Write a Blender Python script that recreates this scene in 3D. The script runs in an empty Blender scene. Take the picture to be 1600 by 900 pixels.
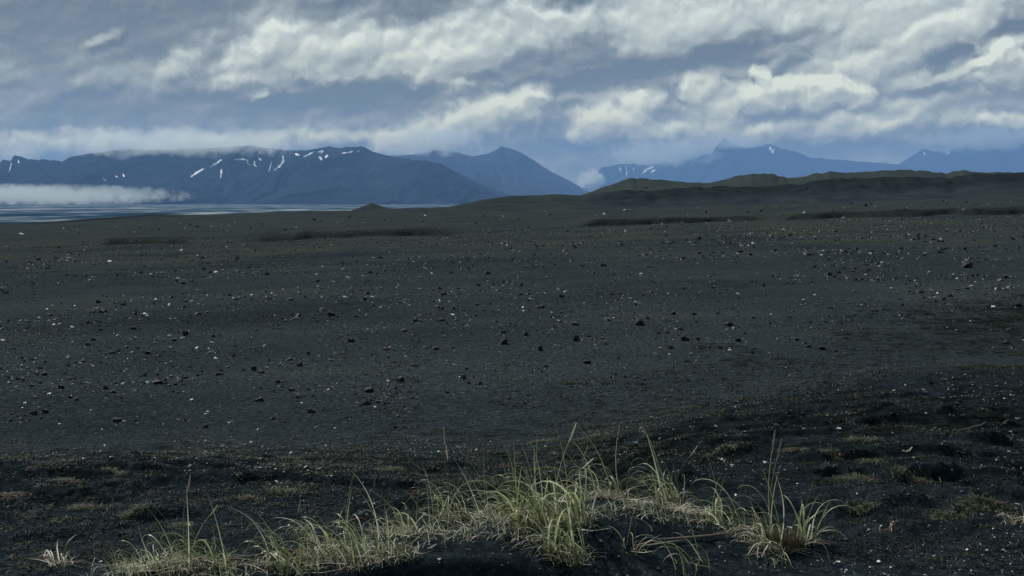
import bpy, math, random
import numpy as np
from mathutils import Vector, Matrix, Euler

scene = bpy.context.scene
C = scene.collection
rnd = random.Random(7)
R = math.radians

# ------------------------------------------------------------------ camera
F = 1716.0                     # focal length in 1600-px-wide pixels (about 50 degrees wide)
EYE = 1.75
PITCH = math.atan((450 - 316) / F)
cam_d = bpy.data.cameras.new('camera')
cam_d.sensor_width = 36.0
cam_d.lens = 36.0 * F / 1600.0
cam_d.clip_start = 0.1
cam_d.clip_end = 120000.0
cam = bpy.data.objects.new('camera', cam_d)
C.objects.link(cam)
cam.location = (0, 0, EYE)
cam.rotation_euler = (math.pi / 2 - PITCH, 0, 0)
scene.camera = cam

def ray(px, py):
    """world direction of a photograph pixel, used to find where things stand"""
    v = Vector((px - 800.0, F, 450.0 - py))
    c, s = math.cos(-PITCH), math.sin(-PITCH)
    return Vector((v.x, v.y * c - v.z * s, v.y * s + v.z * c)).normalized()

def azel(px, py):
    d = ray(px, py)
    return math.atan2(d.x, d.y), math.asin(d.z)

# ------------------------------------------------------------------ view, sun, sky
vs = scene.view_settings
scene.display_settings.display_device = 'sRGB'
vs.view_transform = 'Standard'
vs.look = 'None'
vs.exposure = 0.0
vs.gamma = 1.0
vs.use_curve_mapping = False
scene.cycles.volume_step_rate = 1.0
scene.cycles.volume_max_steps = 96
scene.cycles.volume_bounces = 5
scene.cycles.use_denoising = True
scene.cycles.transparent_max_bounces = 12

SUN_AZ, SUN_EL = R(-38), R(42)
sun_dir = Vector((math.sin(SUN_AZ) * math.cos(SUN_EL), math.cos(SUN_AZ) * math.cos(SUN_EL), math.sin(SUN_EL)))
sl = bpy.data.lights.new('sun', 'SUN')
sl.energy = 4.4
sl.angle = R(1.2)
sl.color = (1.0, 0.97, 0.91)
so = bpy.data.objects.new('sun', sl)
C.objects.link(so)
so.rotation_euler = (-sun_dir).to_track_quat('-Z', 'Y').to_euler()

class NT:
    """small helper for writing node trees"""
    def __init__(s, tree): s.t = tree
    def n(s, typ, **kw):
        nd = s.t.nodes.new(typ)
        ins = kw.pop('ins', {})
        for k, v in kw.items(): setattr(nd, k, v)
        for k, v in ins.items():
            sock = nd.inputs[k]
            if isinstance(v, bpy.types.NodeSocket): s.t.links.new(v, sock)
            else: sock.default_value = v
        return nd
    def m(s, op, a, b=None, c=None, clamp=False):
        ins = {0: a}
        if b is not None: ins[1] = b
        if c is not None: ins[2] = c
        nd = s.n('ShaderNodeMath', operation=op, ins=ins)
        nd.use_clamp = clamp
        return nd.outputs[0]
    def v(s, op, a, b=None, out=0):
        ins = {0: a}
        if b is not None: ins[1] = b
        return s.n('ShaderNodeVectorMath', operation=op, ins=ins).outputs[out]
    def noise(s, vec, scale, detail=4, rough=0.5, out='Fac', dist=0.0, typ='FBM'):
        nd = s.n('ShaderNodeTexNoise', ins={'Vector': vec, 'Scale': scale, 'Detail': detail, 'Roughness': rough, 'Distortion': dist})
        nd.noise_type = typ
        return nd.outputs[out]
    def ramp(s, fac, stops, interp='LINEAR'):
        nd = s.n('ShaderNodeValToRGB', ins={'Fac': fac})
        cr = nd.color_ramp
        cr.interpolation = interp
        while len(cr.elements) < len(stops): cr.elements.new(0.5)
        for e, (p, c) in zip(cr.elements, stops):
            e.position = p
            e.color = (c[0], c[1], c[2], 1) if not isinstance(c, (int, float)) else (c, c, c, 1)
        return nd.outputs['Color']
    def mix(s, fac, a, b, typ='RGBA', blend='MIX'):
        nd = s.n('ShaderNodeMix', data_type=typ)
        if typ == 'RGBA': nd.blend_type = blend
        names = {'RGBA': ('Factor_Float', 'A_Color', 'B_Color', 'Result_Color'),
                 'FLOAT': ('Factor_Float', 'A_Float', 'B_Float', 'Result_Float')}[typ]
        for ident, val in zip(names[:3], (fac, a, b)):
            sock = next(i for i in nd.inputs if i.identifier == ident)
            if isinstance(val, bpy.types.NodeSocket): s.t.links.new(val, sock)
            elif typ == 'RGBA' and ident != 'Factor_Float': sock.default_value = (val[0], val[1], val[2], 1)
            else: sock.default_value = val
        return next(o for o in nd.outputs if o.identifier == names[3])
    def link(s, a, b): s.t.links.new(a, b)

# clouds of the sky: (px, py, rx, ry, turn, amount) of the photograph's cloud masses, as directions
MASSES = [
 (590,88,220,46,9,.85),(500,55,130,50,18,.45),(420,60,110,26,34,.55),(330,75,150,26,36,.38),(260,112,90,24,38,.24),(345,128,60,12,12,.40),
 (790,45,130,62,22,.65),(845,10,50,24,0,.4),(1000,30,170,52,6,.75),(1230,28,260,46,4,.75),(1480,14,220,40,0,.6),(700,95,90,34,8,.5),
 (655,128,34,18,30,.55),(700,140,40,16,20,.4),(690,200,110,30,16,.85),(640,220,60,18,10,.55),(770,178,70,32,12,.7),(830,165,44,34,20,.65),
 (845,140,26,16,30,.4),(905,195,60,24,8,.5),(960,172,60,30,8,.75),(1010,158,44,22,0,.7),(1000,200,120,22,4,.45),
 (1095,130,32,24,0,.85),(1130,160,70,28,0,.7),(1185,118,16,14,0,.9),(1200,150,50,26,0,.9),(1222,136,24,16,0,.6),(1275,150,34,26,0,1.1),(1300,140,26,18,0,.8),(1340,152,28,18,0,.95),
 (1215,100,40,12,20,.5),(1320,85,90,26,22,.55),(1330,120,120,26,5,.35),(1410,72,80,26,30,.55),(1480,45,90,26,16,.5),(1555,76,30,22,0,1.0),(1590,95,40,30,20,.8),(1500,112,110,20,10,.5),
 (1520,150,150,36,5,.40),(1575,186,80,14,0,.6),(1380,180,110,26,4,.40),(1375,205,30,14,0,.3),
 (1090,214,180,24,0,.42),(1280,205,160,22,0,.35),(60,226,110,20,5,.95),(312,240,46,8,8,1.0),(470,216,200,13,3,.55),(30,140,60,40,0,.18),(165,55,30,8,35,.4),(160,120,60,16,15,.25),(410,148,14,6,30,.4),
 (560,158,120,30,5,-.75),(470,172,110,22,5,-.4),(580,185,90,18,3,-.4),(940,128,120,16,2,-.75),(1065,104,110,14,3,-.7),(740,118,40,10,0,-.35),
 (872,2,50,14,0,-.7),(930,55,44,24,10,-.4),(1500,88,44,14,20,-.9),(1580,48,40,12,10,-.5),(130,40,200,60,0,-.25),(150,160,180,30,0,-.2),
 (500,14,60,18,10,-.55),(1200,62,90,12,6,-.35),(1130,82,60,10,3,-.4),(1290,236,240,12,0,-.3),(860,232,90,14,0,-.25),(870,200,24,24,40,-.3),(1460,140,50,12,10,-.25),
]
K = 17.16                                            # 100 photograph pixels = 1 unit
world = bpy.data.worlds.new('World')
scene.world = world
world.use_nodes = True
wt = world.node_tree
wt.nodes.clear()

g = bpy.data.node_groups.new('cloud_density', 'ShaderNodeTree')
g.interface.new_socket('Vector', in_out='INPUT', socket_type='NodeSocketVector')
g.interface.new_socket('Density', in_out='OUTPUT', socket_type='NodeSocketFloat')
G = NT(g)
gi = g.nodes.new('NodeGroupInput'); go = g.nodes.new('NodeGroupOutput')
p0 = gi.outputs['Vector']
w1 = G.v('SUBTRACT', G.noise(p0, 0.8, 3, .5, 'Color'), (.5, .5, .5))
w1s = G.v('MULTIPLY', w1, (.6, .30, 0))
w2 = G.v('SUBTRACT', G.noise(p0, 3.2, 4, .55, 'Color'), (.5, .5, .5))
w2s = G.v('MULTIPLY', w2, (.42, .32, 0))
p1 = G.v('ADD', G.v('ADD', p0, w1s), w2s)
acc = None
for (bx, by, rx, ry, turn, amp) in MASSES:
    a, e = azel(bx, by)
    mp = G.n('ShaderNodeMapping', vector_type='TEXTURE', ins={'Vector': p1, 'Location': (a * K, e * K, 0),
             'Rotation': (0, 0, R(turn)), 'Scale': (rx / 100 * 1.25, ry / 100 * 1.25, 1)})
    gr = G.n('ShaderNodeTexGradient', gradient_type='SPHERICAL', ins={'Vector': mp.outputs[0]})
    sm = G.m('SMOOTH_MIN', gr.outputs['Fac'], .62, .25)
    acc = G.m('MULTIPLY', sm, amp * 1.5) if acc is None else G.m('MULTIPLY_ADD', sm, amp * 1.5, acc)
pr = G.n('ShaderNodeMapping', vector_type='TEXTURE', ins={'Vector': p0, 'Rotation': (0, 0, R(22)), 'Scale': (2.1, .62, 1)}).outputs[0]
n1 = G.noise(pr, 1.0, 8, .58, dist=.3)               # long streaks rising to the right
n2 = G.noise(p1, 1.7, 9, .53, dist=.1)              # broken edges
bil = G.m('ABSOLUTE', G.m('SUBTRACT', G.noise(p1, 2.6, 5, .55), .5))
dd = G.m('ADD', acc, G.m('MULTIPLY', G.m('SUBTRACT', n1, .5), .85))
dd = G.m('ADD', dd, G.m('MULTIPLY', G.m('SUBTRACT', n2, .5), .80))
dd = G.m('ADD', dd, G.m('MULTIPLY', G.m('SUBTRACT', .12, bil), .30))
pf = G.n('ShaderNodeTexVoronoi', feature='SMOOTH_F1', ins={'Vector': p1, 'Scale': 2.4, 'Smoothness': .35}).outputs['Distance']
pf2 = G.n('ShaderNodeTexVoronoi', feature='F1', ins={'Vector': p1, 'Scale': 6.0}).outputs['Distance']
puff = G.m('ADD', G.m('MULTIPLY', G.m('SUBTRACT', .42, pf), .50), G.m('MULTIPLY', G.m('SUBTRACT', .42, pf2), .10))
pm = G.m('MULTIPLY', G.m('ADD', acc, .1), 1.2, clamp=True)
dd = G.m('ADD', dd, G.m('MULTIPLY', puff, pm))
G.link(dd, go.inputs['Density'])

W = NT(wt)
tc = W.n('ShaderNodeTexCoord')
sep = W.n('ShaderNodeSeparateXYZ', ins={0: tc.outputs['Generated']})
az = W.m('ARCTAN2', sep.outputs[0], sep.outputs[1])
el = W.m('ARCSINE', sep.outputs[2])
pos = W.n('ShaderNodeCombineXYZ', ins={0: W.m('MULTIPLY', az, K), 1: W.m('MULTIPLY', el, K), 2: 0.0}).outputs[0]
def dens(vec):
    nd = W.n('ShaderNodeGroup'); nd.node_tree = g
    W.link(vec, nd.inputs[0]); return nd.outputs[0]
d1 = dens(pos)
d2 = dens(W.v('ADD', pos, (-.05, .10, 0)))
rim = W.m('MULTIPLY', W.m('SUBTRACT', d1, d2), .62)  # edges turned to the sun are brighter
rim = W.m('MAXIMUM', W.m('MINIMUM', rim, .26), -.20)
cov = W.n('ShaderNodeMapRange', interpolation_type='SMOOTHSTEP', ins={'Value': d1, 'From Min': -.30, 'From Max': .95, 'To Min': .0, 'To Max': .62}).outputs[0]
veil = W.m('MULTIPLY', W.noise(W.n('ShaderNodeMapping', ins={'Vector': pos, 'Scale': (.25, 1.6, 1)}).outputs[0], 1.3, 6, .5), .26)
inner = W.m('MULTIPLY', W.m('SUBTRACT', W.noise(W.n('ShaderNodeMapping', vector_type='TEXTURE', ins={'Vector': pos, 'Rotation': (0, 0, R(18)), 'Scale': (1.5, .8, 1)}).outputs[0], 1.5, 6, .6), .5), W.m('MULTIPLY', cov, .75))
val = W.m('ADD', W.m('ADD', W.m('ADD', cov, inner), rim), veil)
ccol = W.ramp(val, [(0.0, (.122, .144, .156)), (.16, (.168, .190, .197)), (.34, (.248, .277, .283)),
                    (.56, (.385, .442, .465)), (.78, (.56, .635, .65)), (1.0, (.82, .915, .92))])
low = W.m('POWER', 2.718, W.m('MULTIPLY', W.m('MAXIMUM', el, 0.0), -13.0))
ccol = W.mix(1.0, ccol, W.mix(low, (1.0, 1.0, .97), (3.5, 2.75, 1.12)), blend='MULTIPLY')
sky = W.n('ShaderNodeTexSky', sky_type='NISHITA')
sky.sun_disc = False
sky.sun_elevation = SUN_EL
sky.sun_rotation = SUN_AZ
sky_s = W.v('SCALE', sky.outputs[0]); 
sky_s.node.inputs['Scale'].default_value = 0.1
col = W.mix(.99, sky_s, ccol)
bg = W.n('ShaderNodeBackground', ins={'Color': col, 'Strength': 1.0})
wo = W.n('ShaderNodeOutputWorld')
W.link(bg.outputs[0], wo.inputs['Surface'])
world.cycles.sampling_method = 'MANUAL'
world.cycles.sample_map_resolution = 512

# ------------------------------------------------------------------ numeric noise
def _hash(ix, iy, seed):
    h = (ix.astype(np.int64) * 374761393 + iy.astype(np.int64) * 668265263 + seed * 1442695041) & 0xffffffff
    h = ((h ^ (h >> 13)) * 1274126177) & 0xffffffff
    h = (h ^ (h >> 16)) & 0xffffffff
    return h / 4294967295.0
def vnoise(x, y, seed=0):
    ix, iy = np.floor(x), np.floor(y)
    fx, fy = x - ix, y - iy
    fx = fx * fx * fx * (fx * (fx * 6 - 15) + 10); fy = fy * fy * fy * (fy * (fy * 6 - 15) + 10)
    a = _hash(ix, iy, seed); b = _hash(ix + 1, iy, seed); c = _hash(ix, iy + 1, seed); d = _hash(ix + 1, iy + 1, seed)
    return ((a * (1 - fx) + b * fx) * (1 - fy) + (c * (1 - fx) + d * fx) * fy) * 2 - 1
def fbm(x, y, octv=4, seed=0, gain=.5):
    s = 0; a = 1.0; t = 0
    for k in range(octv):
        s = s + a * vnoise(x * 2 ** k + 17.3 * k, y * 2 ** k - 9.1 * k, seed + k); t += a; a *= gain
    return s / t
def sstep(a, b, x):
    t = np.clip((x - a) / (b - a), 0, 1); return t * t * (3 - 2 * t)
def curve(pts, q):
    p = np.array(pts, float)
    return np.interp(q, p[:, 0], p[:, 1])

# ------------------------------------------------------------------ the ground's shape (metres)
EDGE = [(-900,395),(-300,372),(0,360),(100,350),(150,345),(205,340),(240,336),(290,338),(400,334),(470,331),(550,330),(640,326),
        (700,324),(735,317),(760,311),(800,306),(880,304),(915,306),(930,304),(945,301),(1000,300),(1050,296),(1170,292),(1250,288),
        (1330,280),(1400,279),(1480,282),(1520,275),(1560,272),(1600,271),(1900,262),(2600,240)]
BACK = [(-900,420),(700,345),(880,315),(930,301),(960,290),(990,282),(1040,285),(1100,286),(1150,280),(1175,274),(1200,276),(1230,279),
        (1255,277),(1290,272),(1350,273),(1395,266),(1440,270),(1475,275),(1500,268),(1530,273),(1600,274),(1900,270),(2600,250)]
SCARPS = [  # (x0, x1, y at x0, y at x1, height m): low banks that face the camera
 (370,730,378,364,.40),(885,1210,356,345,.45),(1190,1640,346,334,.5),(785,930,319,312,1.3),(150,305,385,380,.25),
 (0,300,352,347,1.2)]
def plain_y(q, py):
    """depth along Y at which the plain shows at photograph row py"""
    return 3.3 / ((py - (317 + (800 - q) * .031)) / F)
def band(X, Y):
    """1 on the bank near the camera, 0 out on the stony plain"""
    q = X / np.maximum(Y, .5)
    e = 16.5 + 7 * sstep(0.0, .42, q) + 1.2 * fbm(X * .25, Y * .25, 3, 31)
    return 1 - sstep(e * .34, e, Y)
SHADE_STRIP = None
def height(X, Y):
    Yp = np.maximum(Y, .5)
    q = 800 + F * X / Yp
    front = Y > .5
    r = np.hypot(X, Y)
    zp = .031 * X - 1.55
    zp = np.where(r > 3000, -1.55 + .031 * X * 3000 / np.maximum(r, 1), zp)
    zp = zp + .10 * fbm(X / 9, Y / 9, 3, 5) * sstep(10, 25, r) + .5 * fbm(X / 70, Y / 50, 3, 6) * sstep(60, 200, r)
    zp = zp + .045 * fbm(X / 2.5, Y / 2.5, 2, 7) * sstep(8, 16, r) * (1 - sstep(60, 140, r))
    for (x0, x1, y0, y1, h) in SCARPS:
        t = np.clip((q - x0) / (x1 - x0), 0, 1)
        yy = y0 + (y1 - y0) * t
        ys = plain_y(q, yy)
        ys = ys * (1 + .035 * fbm(q / 45, q * 0, 3, 11))
        m = sstep(0, .16, t) * (1 - sstep(.84, 1, t)) * (1 + .25 * fbm(q / 30, q * 0, 2, 12))
        up = sstep(ys, ys + .7 * h + .004 * ys, Yp) * (1 - sstep(ys * 1.15, ys * 1.6, Yp))
        zp = zp + np.where(front, m * up * h, 0)
        if SHADE_STRIP is not None: SHADE_STRIP[:] = np.maximum(SHADE_STRIP, np.where(front, m * sstep(ys * .985, ys, Yp) * (1 - sstep(ys * 1.05, ys * 1.16, Yp)), 0))  # tint mask along the scarps, painting in their shade
    # bank under the camera
    b = band(X, Y)
    calm = 1 - .75 * np.exp(-((X - .1) / 1.3) ** 4) * sstep(6.0, 5.6, Y)
    zn = .035 * fbm(X / .6, Y / .6, 4, 21) * calm + .10 * fbm(X / 2.6, Y / 2.6, 3, 22) - .05
    tus = np.maximum(fbm(X / .42 + .3 * fbm(X * 2, Y * 2, 2, 26), Y / .30, 3, 25) - .12, 0)
    zn = zn + .16 * np.minimum(tus, .35) * calm * sstep(5.4, 6.4, Y)
    zn = zn - .06 * sstep(.3, -1.5, X) * sstep(6, 3.5, r)
    cx = np.abs(X - .55)                                        # the grass-topped sand hummock
    crest = 5.66 + .05 * np.sin(X * 3.1) - .16 * sstep(.2, 1.6, np.abs(X - .5))
    ho = .20 * np.exp(-((X - .62) / .50) ** 2) + .04 * np.exp(-((X + 1.3) / .7) ** 2)
    dyc = Y - crest
    rn_ = .05 * fbm(X * 4, Y * 4, 3, 42)
    prof = np.where(dyc < 0, 1 - sstep(0, .55, -dyc + rn_), 1 - sstep(0, .9, dyc))
    hl = .09 * np.exp(-((X + .30) / .48) ** 4)
    prof2 = np.where(dyc < 0, 1 - sstep(.36, .62, -dyc + rn_), 1 - sstep(0, .8, dyc))
    zn = zn + ho * prof + hl * prof2
    # lower sand apron whose front falls away below the picture
    ap = 5.16 + .05 * np.sin(X * 2.3 + 1) + .04 * fbm(X * 2.2, X * 0, 3, 41)
    fall = sstep(ap + .03, ap - .16, Y) * np.exp(-((X - .0) / 1.15) ** 4)
    zn = zn - .14 * fall
    # hummocks with undercut dark fronts, right of the grass and on the left
    hr = np.random.RandomState(77)
    HUM = [(2.10,7.0,.30,.09,.3),(2.72,6.9,.34,.16,.35),(3.2,7.5,.5,.06,.4),(2.3,8.5,.5,.07,.4),(2.9,5.9,.6,.05,.3)]
    for k in range(46):
        hy_ = hr.uniform(5.9, 12.5); HUM.append((hr.uniform(-.52, .52) * hy_, hy_, hr.uniform(.08, .26) * (1 + hy_ * .06), hr.uniform(.03, .075), hr.uniform(.12, .3)))
    for (hx, hy, wx, hh, dp) in HUM:
        if hy < 6.3 and -1.9 < hx < 1.4: continue
        sel = (np.abs(X - hx) < wx * 2.6) & (np.abs(Y - hy) < 1.0 + dp * 3)
        if not sel.any(): continue
        Xs, Ys = X[sel], Y[sel]
        e = np.exp(-((Xs - hx + .06 * vnoise(Ys * 5, Xs * 3, 4)) / wx) ** 2)
        d = Ys - hy + .09 * fbm(Xs * 5, Ys * 0, 2, 9)
        zn[sel] += hh * .6 * e * np.where(d < 0, 1 - sstep(0, .06, -d), 1 - sstep(0, dp * 2.2, d))
    mixb = b
    z = zp * (1 - mixb) + zn * mixb
    z = z + .06 * fbm(X / 1.3, Y / 1.3, 3, 23) * mixb * (1 - mixb) * 4
    # skyline of the plain
    yE = curve(EDGE, q) + .9 * fbm(q / 24, q * 0, 3, 51)
    lead = curve([(600,262),(735,300),(790,338),(890,338),(930,362),(1100,350),(1250,340),(1400,352),(1600,335)], q) + 9 * fbm(q / 60, q * 0, 2, 52)
    He = EYE + 430 * (316 - yE) / F
    w = sstep(lead, 430, Yp)
    rough = 1.1 * fbm(X / 26, Y / 13, 4, 53) * sstep(380, 430, Yp) * sstep(880, 960, q)
    z = np.where(front, z * (1 - w) + (He * np.minimum(Yp / 430, 1.02) + rough * 0) * w, z)
    z = z + np.where(front, rough * .7 * (1 - sstep(520, 700, Yp)), 0)
    z = z - np.where(front, 7 * sstep(432, 560, Yp) * sstep(900, 1000, q), 0)
    # back hills
    yB = curve(BACK, q) + 1.7 * fbm(q / 12, q * 0, 4, 54, .6)
    yB2 = yB + 4
    Hb = EYE + 900 * (316 - yB) / F
    wb = sstep(600, 900, Yp) * sstep(820, 930, q)
    lump = (.9 * fbm(X / 5, Y / 9, 4, 57) + 1.8 * np.maximum(fbm(X / 9, Y / 12, 3, 58) - .1, 0)) * sstep(350, 390, Yp) * (1 - sstep(425, 436, Yp)) * sstep(900, 960, q)
    z = z + np.where(front, lump, 0)
    gul = 4.5 * fbm(X / 30, Y / 60, 4, 55) * sstep(620, 760, Yp) * (1 - sstep(870, 900, Yp))
    z = np.where(front, z * (1 - wb) + (Hb + gul) * wb, z)
    # beyond, the land falls to the river flats
    start = np.where(q > 880, 930, 470)
    dr = sstep(0, 1, (Yp - start) / 500)
    side = sstep(500, 1600, np.where(front, 0, r))
    far = np.maximum(np.where(front, dr, 0), side)
    far = np.where(front & (Yp < 470), 0, far)
    wide = sstep(1.2, 3.0, np.abs(X) / Yp) * sstep(500, 1600, r)
    far = np.maximum(far, np.where(front, wide, 0))
    far = np.maximum(far, sstep(2600, 3200, r))
    z = z * (1 - far) + (-15) * far
    # little hill on the left skyline
    hx = (578 - 800) / F * 440
    d2 = np.hypot((X - hx) / 1.0, (Y - 445) / 1.6)
    z = z + 3.0 * np.clip(1 - d2 / 9.5, 0, 1) ** 1.2 * np.where(X < hx, 1.0, 1)
    return z

# ------------------------------------------------------------------ mesh helper
def mesh_np(name, verts, faces, mats=(), smooth=True, mat_idx=None):
    me = bpy.data.meshes.new(name)
    verts = np.ascontiguousarray(verts, dtype=np.float32); faces = np.ascontiguousarray(faces, dtype=np.int32)
    k = faces.shape[1]
    me.vertices.add(len(verts)); me.vertices.foreach_set('co', verts.ravel())
    me.loops.add(faces.size); me.loops.foreach_set('vertex_index', faces.ravel())
    me.polygons.add(len(faces))
    me.polygons.foreach_set('loop_start', np.arange(0, faces.size, k, dtype=np.int32))
    me.polygons.foreach_set('loop_total', np.full(len(faces), k, dtype=np.int32))
    if mat_idx is not None: me.polygons.foreach_set('material_index', np.ascontiguousarray(mat_idx, dtype=np.int32))
    me.polygons.foreach_set('use_smooth', np.full(len(faces), smooth))
    me.update(calc_edges=True)
    for m in mats: me.materials.append(m)
    return me
def link(name, me, parent=None, **props):
    o = bpy.data.objects.new(name, me); C.objects.link(o)
    if parent is not None: o.parent = parent
    for k, v in props.items(): o[k] = v
    return o
def grid_faces(nr, nc, wrap=False, flip=False):
    i = np.arange(nr - 1)[:, None]; j = np.arange(nc if wrap else nc - 1)[None, :]
    a = i * nc + j; b = i * nc + (j + 1) % nc; c = (i + 1) * nc + (j + 1) % nc; d = (i + 1) * nc + j
    return np.stack([a, b, c, d], -1).reshape(-1, 4)[:, ::-1 if flip else 1]
def attr(me, name, vals):
    at = me.attributes.new(name, 'FLOAT', 'POINT'); at.data.foreach_set('value', np.ascontiguousarray(vals, dtype=np.float32))

# ------------------------------------------------------------------ materials
def mat(name):
    m = bpy.data.materials.new(name); m.use_nodes = True; m.node_tree.nodes.clear()
    return m, NT(m.node_tree)
def finish(m, N, color, rough=.9, bump=None, spec=.2, strength=.5, dist=.02):
    ins = {'Base Color': color, 'Roughness': rough, 'Specular IOR Level': spec}
    b = N.n('ShaderNodeBsdfPrincipled', ins=ins)
    if bump is not None:
        bp = N.n('ShaderNodeBump', ins={'Height': bump, 'Strength': strength, 'Distance': dist})
        N.link(bp.outputs[0], b.inputs['Normal'])
    o = N.n('ShaderNodeOutputMaterial'); N.link(b.outputs[0], o.inputs['Surface'])
    return b

M_ground, N = mat('black_sand_and_moss')
ps = N.n('ShaderNodeTexCoord').outputs['Object']
ba = N.n('ShaderNodeAttribute', attribute_name='dark').outputs['Fac']
mo = N.n('ShaderNodeAttribute', attribute_name='moss').outputs['Fac']
fine = N.noise(ps, 11, 9, .86)
mid = N.noise(ps, 3.0, 6, .6)
big = N.noise(ps, .09, 5, .6)
strk = N.noise(N.n('ShaderNodeMapping', ins={'Vector': ps, 'Scale': (.35, 1.4, 1)}).outputs[0], .22, 6, .62)
sand = N.ramp(fine, [(.36, (.0085, .0135, .0155)), (.5, (.0235, .0330, .0385)), (.59, (.048, .062, .070)), (.68, (.14, .165, .17))])
patchy = N.ramp(N.m('ADD', N.m('MULTIPLY', big, .5), N.m('MULTIPLY', strk, .5)), [(.36, (.72, .73, .76)), (.5, (1, 1, 1)), (.62, (1.30, 1.24, 1.14))])
sand = N.mix(1.0, sand, patchy, blend='MULTIPLY')
mn_ = N.noise(ps, 4.7, 10, .78)
mossb = N.ramp(mn_, [(.36, (.0024, .0040, .0044)), (.5, (.0090, .0128, .0125)), (.60, (.024, .031, .025)), (.68, (.070, .076, .058)), (.76, (.13, .125, .095))])
mossf = N.ramp(mn_, [(.33, (.013, .0175, .0160)), (.5, (.036, .0452, .0402)), (.61, (.068, .080, .068)), (.72, (.115, .122, .10))])
mossc = N.mix(N.n('ShaderNodeAttribute', attribute_name='far').outputs['Fac'], mossb, mossf)
mm = N.m('ADD', mo, N.m('MULTIPLY', N.m('SUBTRACT', mid, .5), 1.5))
mm = N.m('ADD', mm, N.m('MULTIPLY', N.m('SUBTRACT', big, .5), 1.2))
mm = N.m('ADD', mm, N.m('MULTIPLY', N.m('SUBTRACT', strk, .5), 1.6))
mf = N.n('ShaderNodeMapRange', interpolation_type='SMOOTHSTEP', ins={'Value': mm, 'From Min': .25, 'From Max': .8}).outputs[0]
gcol = N.mix(mf, sand, mossc)
gcol = N.mix(N.m('MULTIPLY', ba, N.m('MULTIPLY', N.m('ADD', mid, .2), .9)), gcol, (.008, .011, .011))  # scarp shade painted into the colour; bare dark lava on the hill front
bank_dark_fac = N.n('ShaderNodeAttribute', attribute_name='damp').outputs['Fac']  # mask for the darker ground colour on the near bank
gcol = N.mix(bank_dark_fac, gcol, N.mix(1.0, gcol, (.50, .54, .58), blend='MULTIPLY'))  # ground colour multiplied darker on the near bank
hb = N.noise(ps, 15, 6, .65)
finish(M_ground, N, gcol, 1.0, hb, .0, .6, .025)

# ------------------------------------------------------------------ ground
azd = np.concatenate([np.linspace(-180, -32, 34)[:-1], np.linspace(-32, 32, 720), np.linspace(32, 180, 34)[1:-1]])
azr = np.radians(azd)
rr = np.concatenate([np.geomspace(.5, 3.6, 14)[:-1], np.geomspace(3.6, 13, 290)[:-1], np.geomspace(13, 60, 150)[:-1], np.geomspace(60, 240, 230)[:-1], np.geomspace(240, 380, 60)[:-1],
                     np.geomspace(380, 440, 62)[:-1], np.geomspace(440, 1000, 84)[:-1], np.geomspace(1000, 3000, 26)[:-1], np.geomspace(3000, 34000, 12)])
RR, AA = np.meshgrid(rr, azr, indexing='ij')
# rows follow depth inside the view so the skyline stays crisp
X = RR * np.sin(AA); Y = RR * np.cos(AA)
SHADE_STRIP = np.zeros_like(X)
Z = height(X, Y)
strip_ = SHADE_STRIP; SHADE_STRIP = None
nr, nc = X.shape
verts = np.stack([X, Y, Z], -1).reshape(-1, 3)
verts = np.concatenate([verts, [[0, 0, float(Z[0].mean())]]])
gme = mesh_np('ground', verts, grid_faces(nr, nc, True), (M_ground,))
bk = band(X, Y)
q_ = 800 + F * X / np.maximum(Y, .5)
def moss_band(X, Y):
    q = 800 + F * X / np.maximum(Y, .5)
    e = curve([(0,16.5),(200,17.6),(400,18.8),(600,20.2),(800,22),(1000,25),(1200,28),(1400,32),(1600,37)], q)
    yy = Y * (1 + .16 * fbm(X / 2.2, Y / 3.5, 3, 62) + .10 * fbm(X / .6, Y / .9, 3, 63))
    return 1 - sstep(.74, 1.10, yy / e)
moss = .0 + .62 * moss_band(X, Y) * sstep(5.6, 7.0, Y) + .55 * sstep(38, 90, RR + 12 * fbm(X / 15, Y / 20, 3, 64))
moss = moss - .25 * np.exp(-((RR - 28) / 12) ** 2) * (1 - moss_band(X, Y)) + .30 * fbm(X / 10, Y / 18, 4, 61)
moss = moss - .6 * sstep(6.1, 5.5, Y) * (X > -1.6)
moss = moss + .3 * sstep(600, 700, RR)
moss = moss - .7 * sstep(345, 372, Y) * (1 - sstep(436, 480, Y)) * sstep(905, 940, q_)
attr(gme, 'damp', np.append(sstep(.1, .9, bk).ravel(), 1))  # mask for the darker ground colour on the near bank
attr(gme, 'far', np.append((1 - moss_band(X, Y)).ravel(), 0))
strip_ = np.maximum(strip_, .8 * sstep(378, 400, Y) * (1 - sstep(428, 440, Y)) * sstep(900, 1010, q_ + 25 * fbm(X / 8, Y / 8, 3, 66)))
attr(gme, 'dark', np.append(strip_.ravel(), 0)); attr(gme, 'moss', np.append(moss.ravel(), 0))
ground = link('ground', gme, kind='structure')

# ------------------------------------------------------------------ river flats beyond the edge
M_flats, N = mat('braided_river_flats')
ps = N.n('ShaderNodeTexCoord').outputs['Object']
st = N.noise(N.n('ShaderNodeMapping', ins={'Vector': ps, 'Scale': (.0030, .0016, 1)}).outputs[0], 1.0, 8, .62, dist=.6)
st2 = N.noise(N.n('ShaderNodeMapping', ins={'Vector': ps, 'Scale': (.014, .005, 1)}).outputs[0], 1.0, 6, .6, dist=.3)
sf = N.m('ADD', N.m('MULTIPLY', st, .45), N.m('MULTIPLY', st2, .55))
fcol = N.ramp(sf, [(.42, (.014, .036, .070)), (.49, (.032, .070, .125)), (.525, (.13, .17, .19)), (.59, (.30, .35, .38))])  # silt and water streaks, with the sky's reflection put into the colour
b = finish(M_flats, N, fcol, 1.0, None, .0)
fr = np.geomspace(800, 33500, 40); fa = np.radians(np.linspace(-60, 60, 60))
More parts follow.
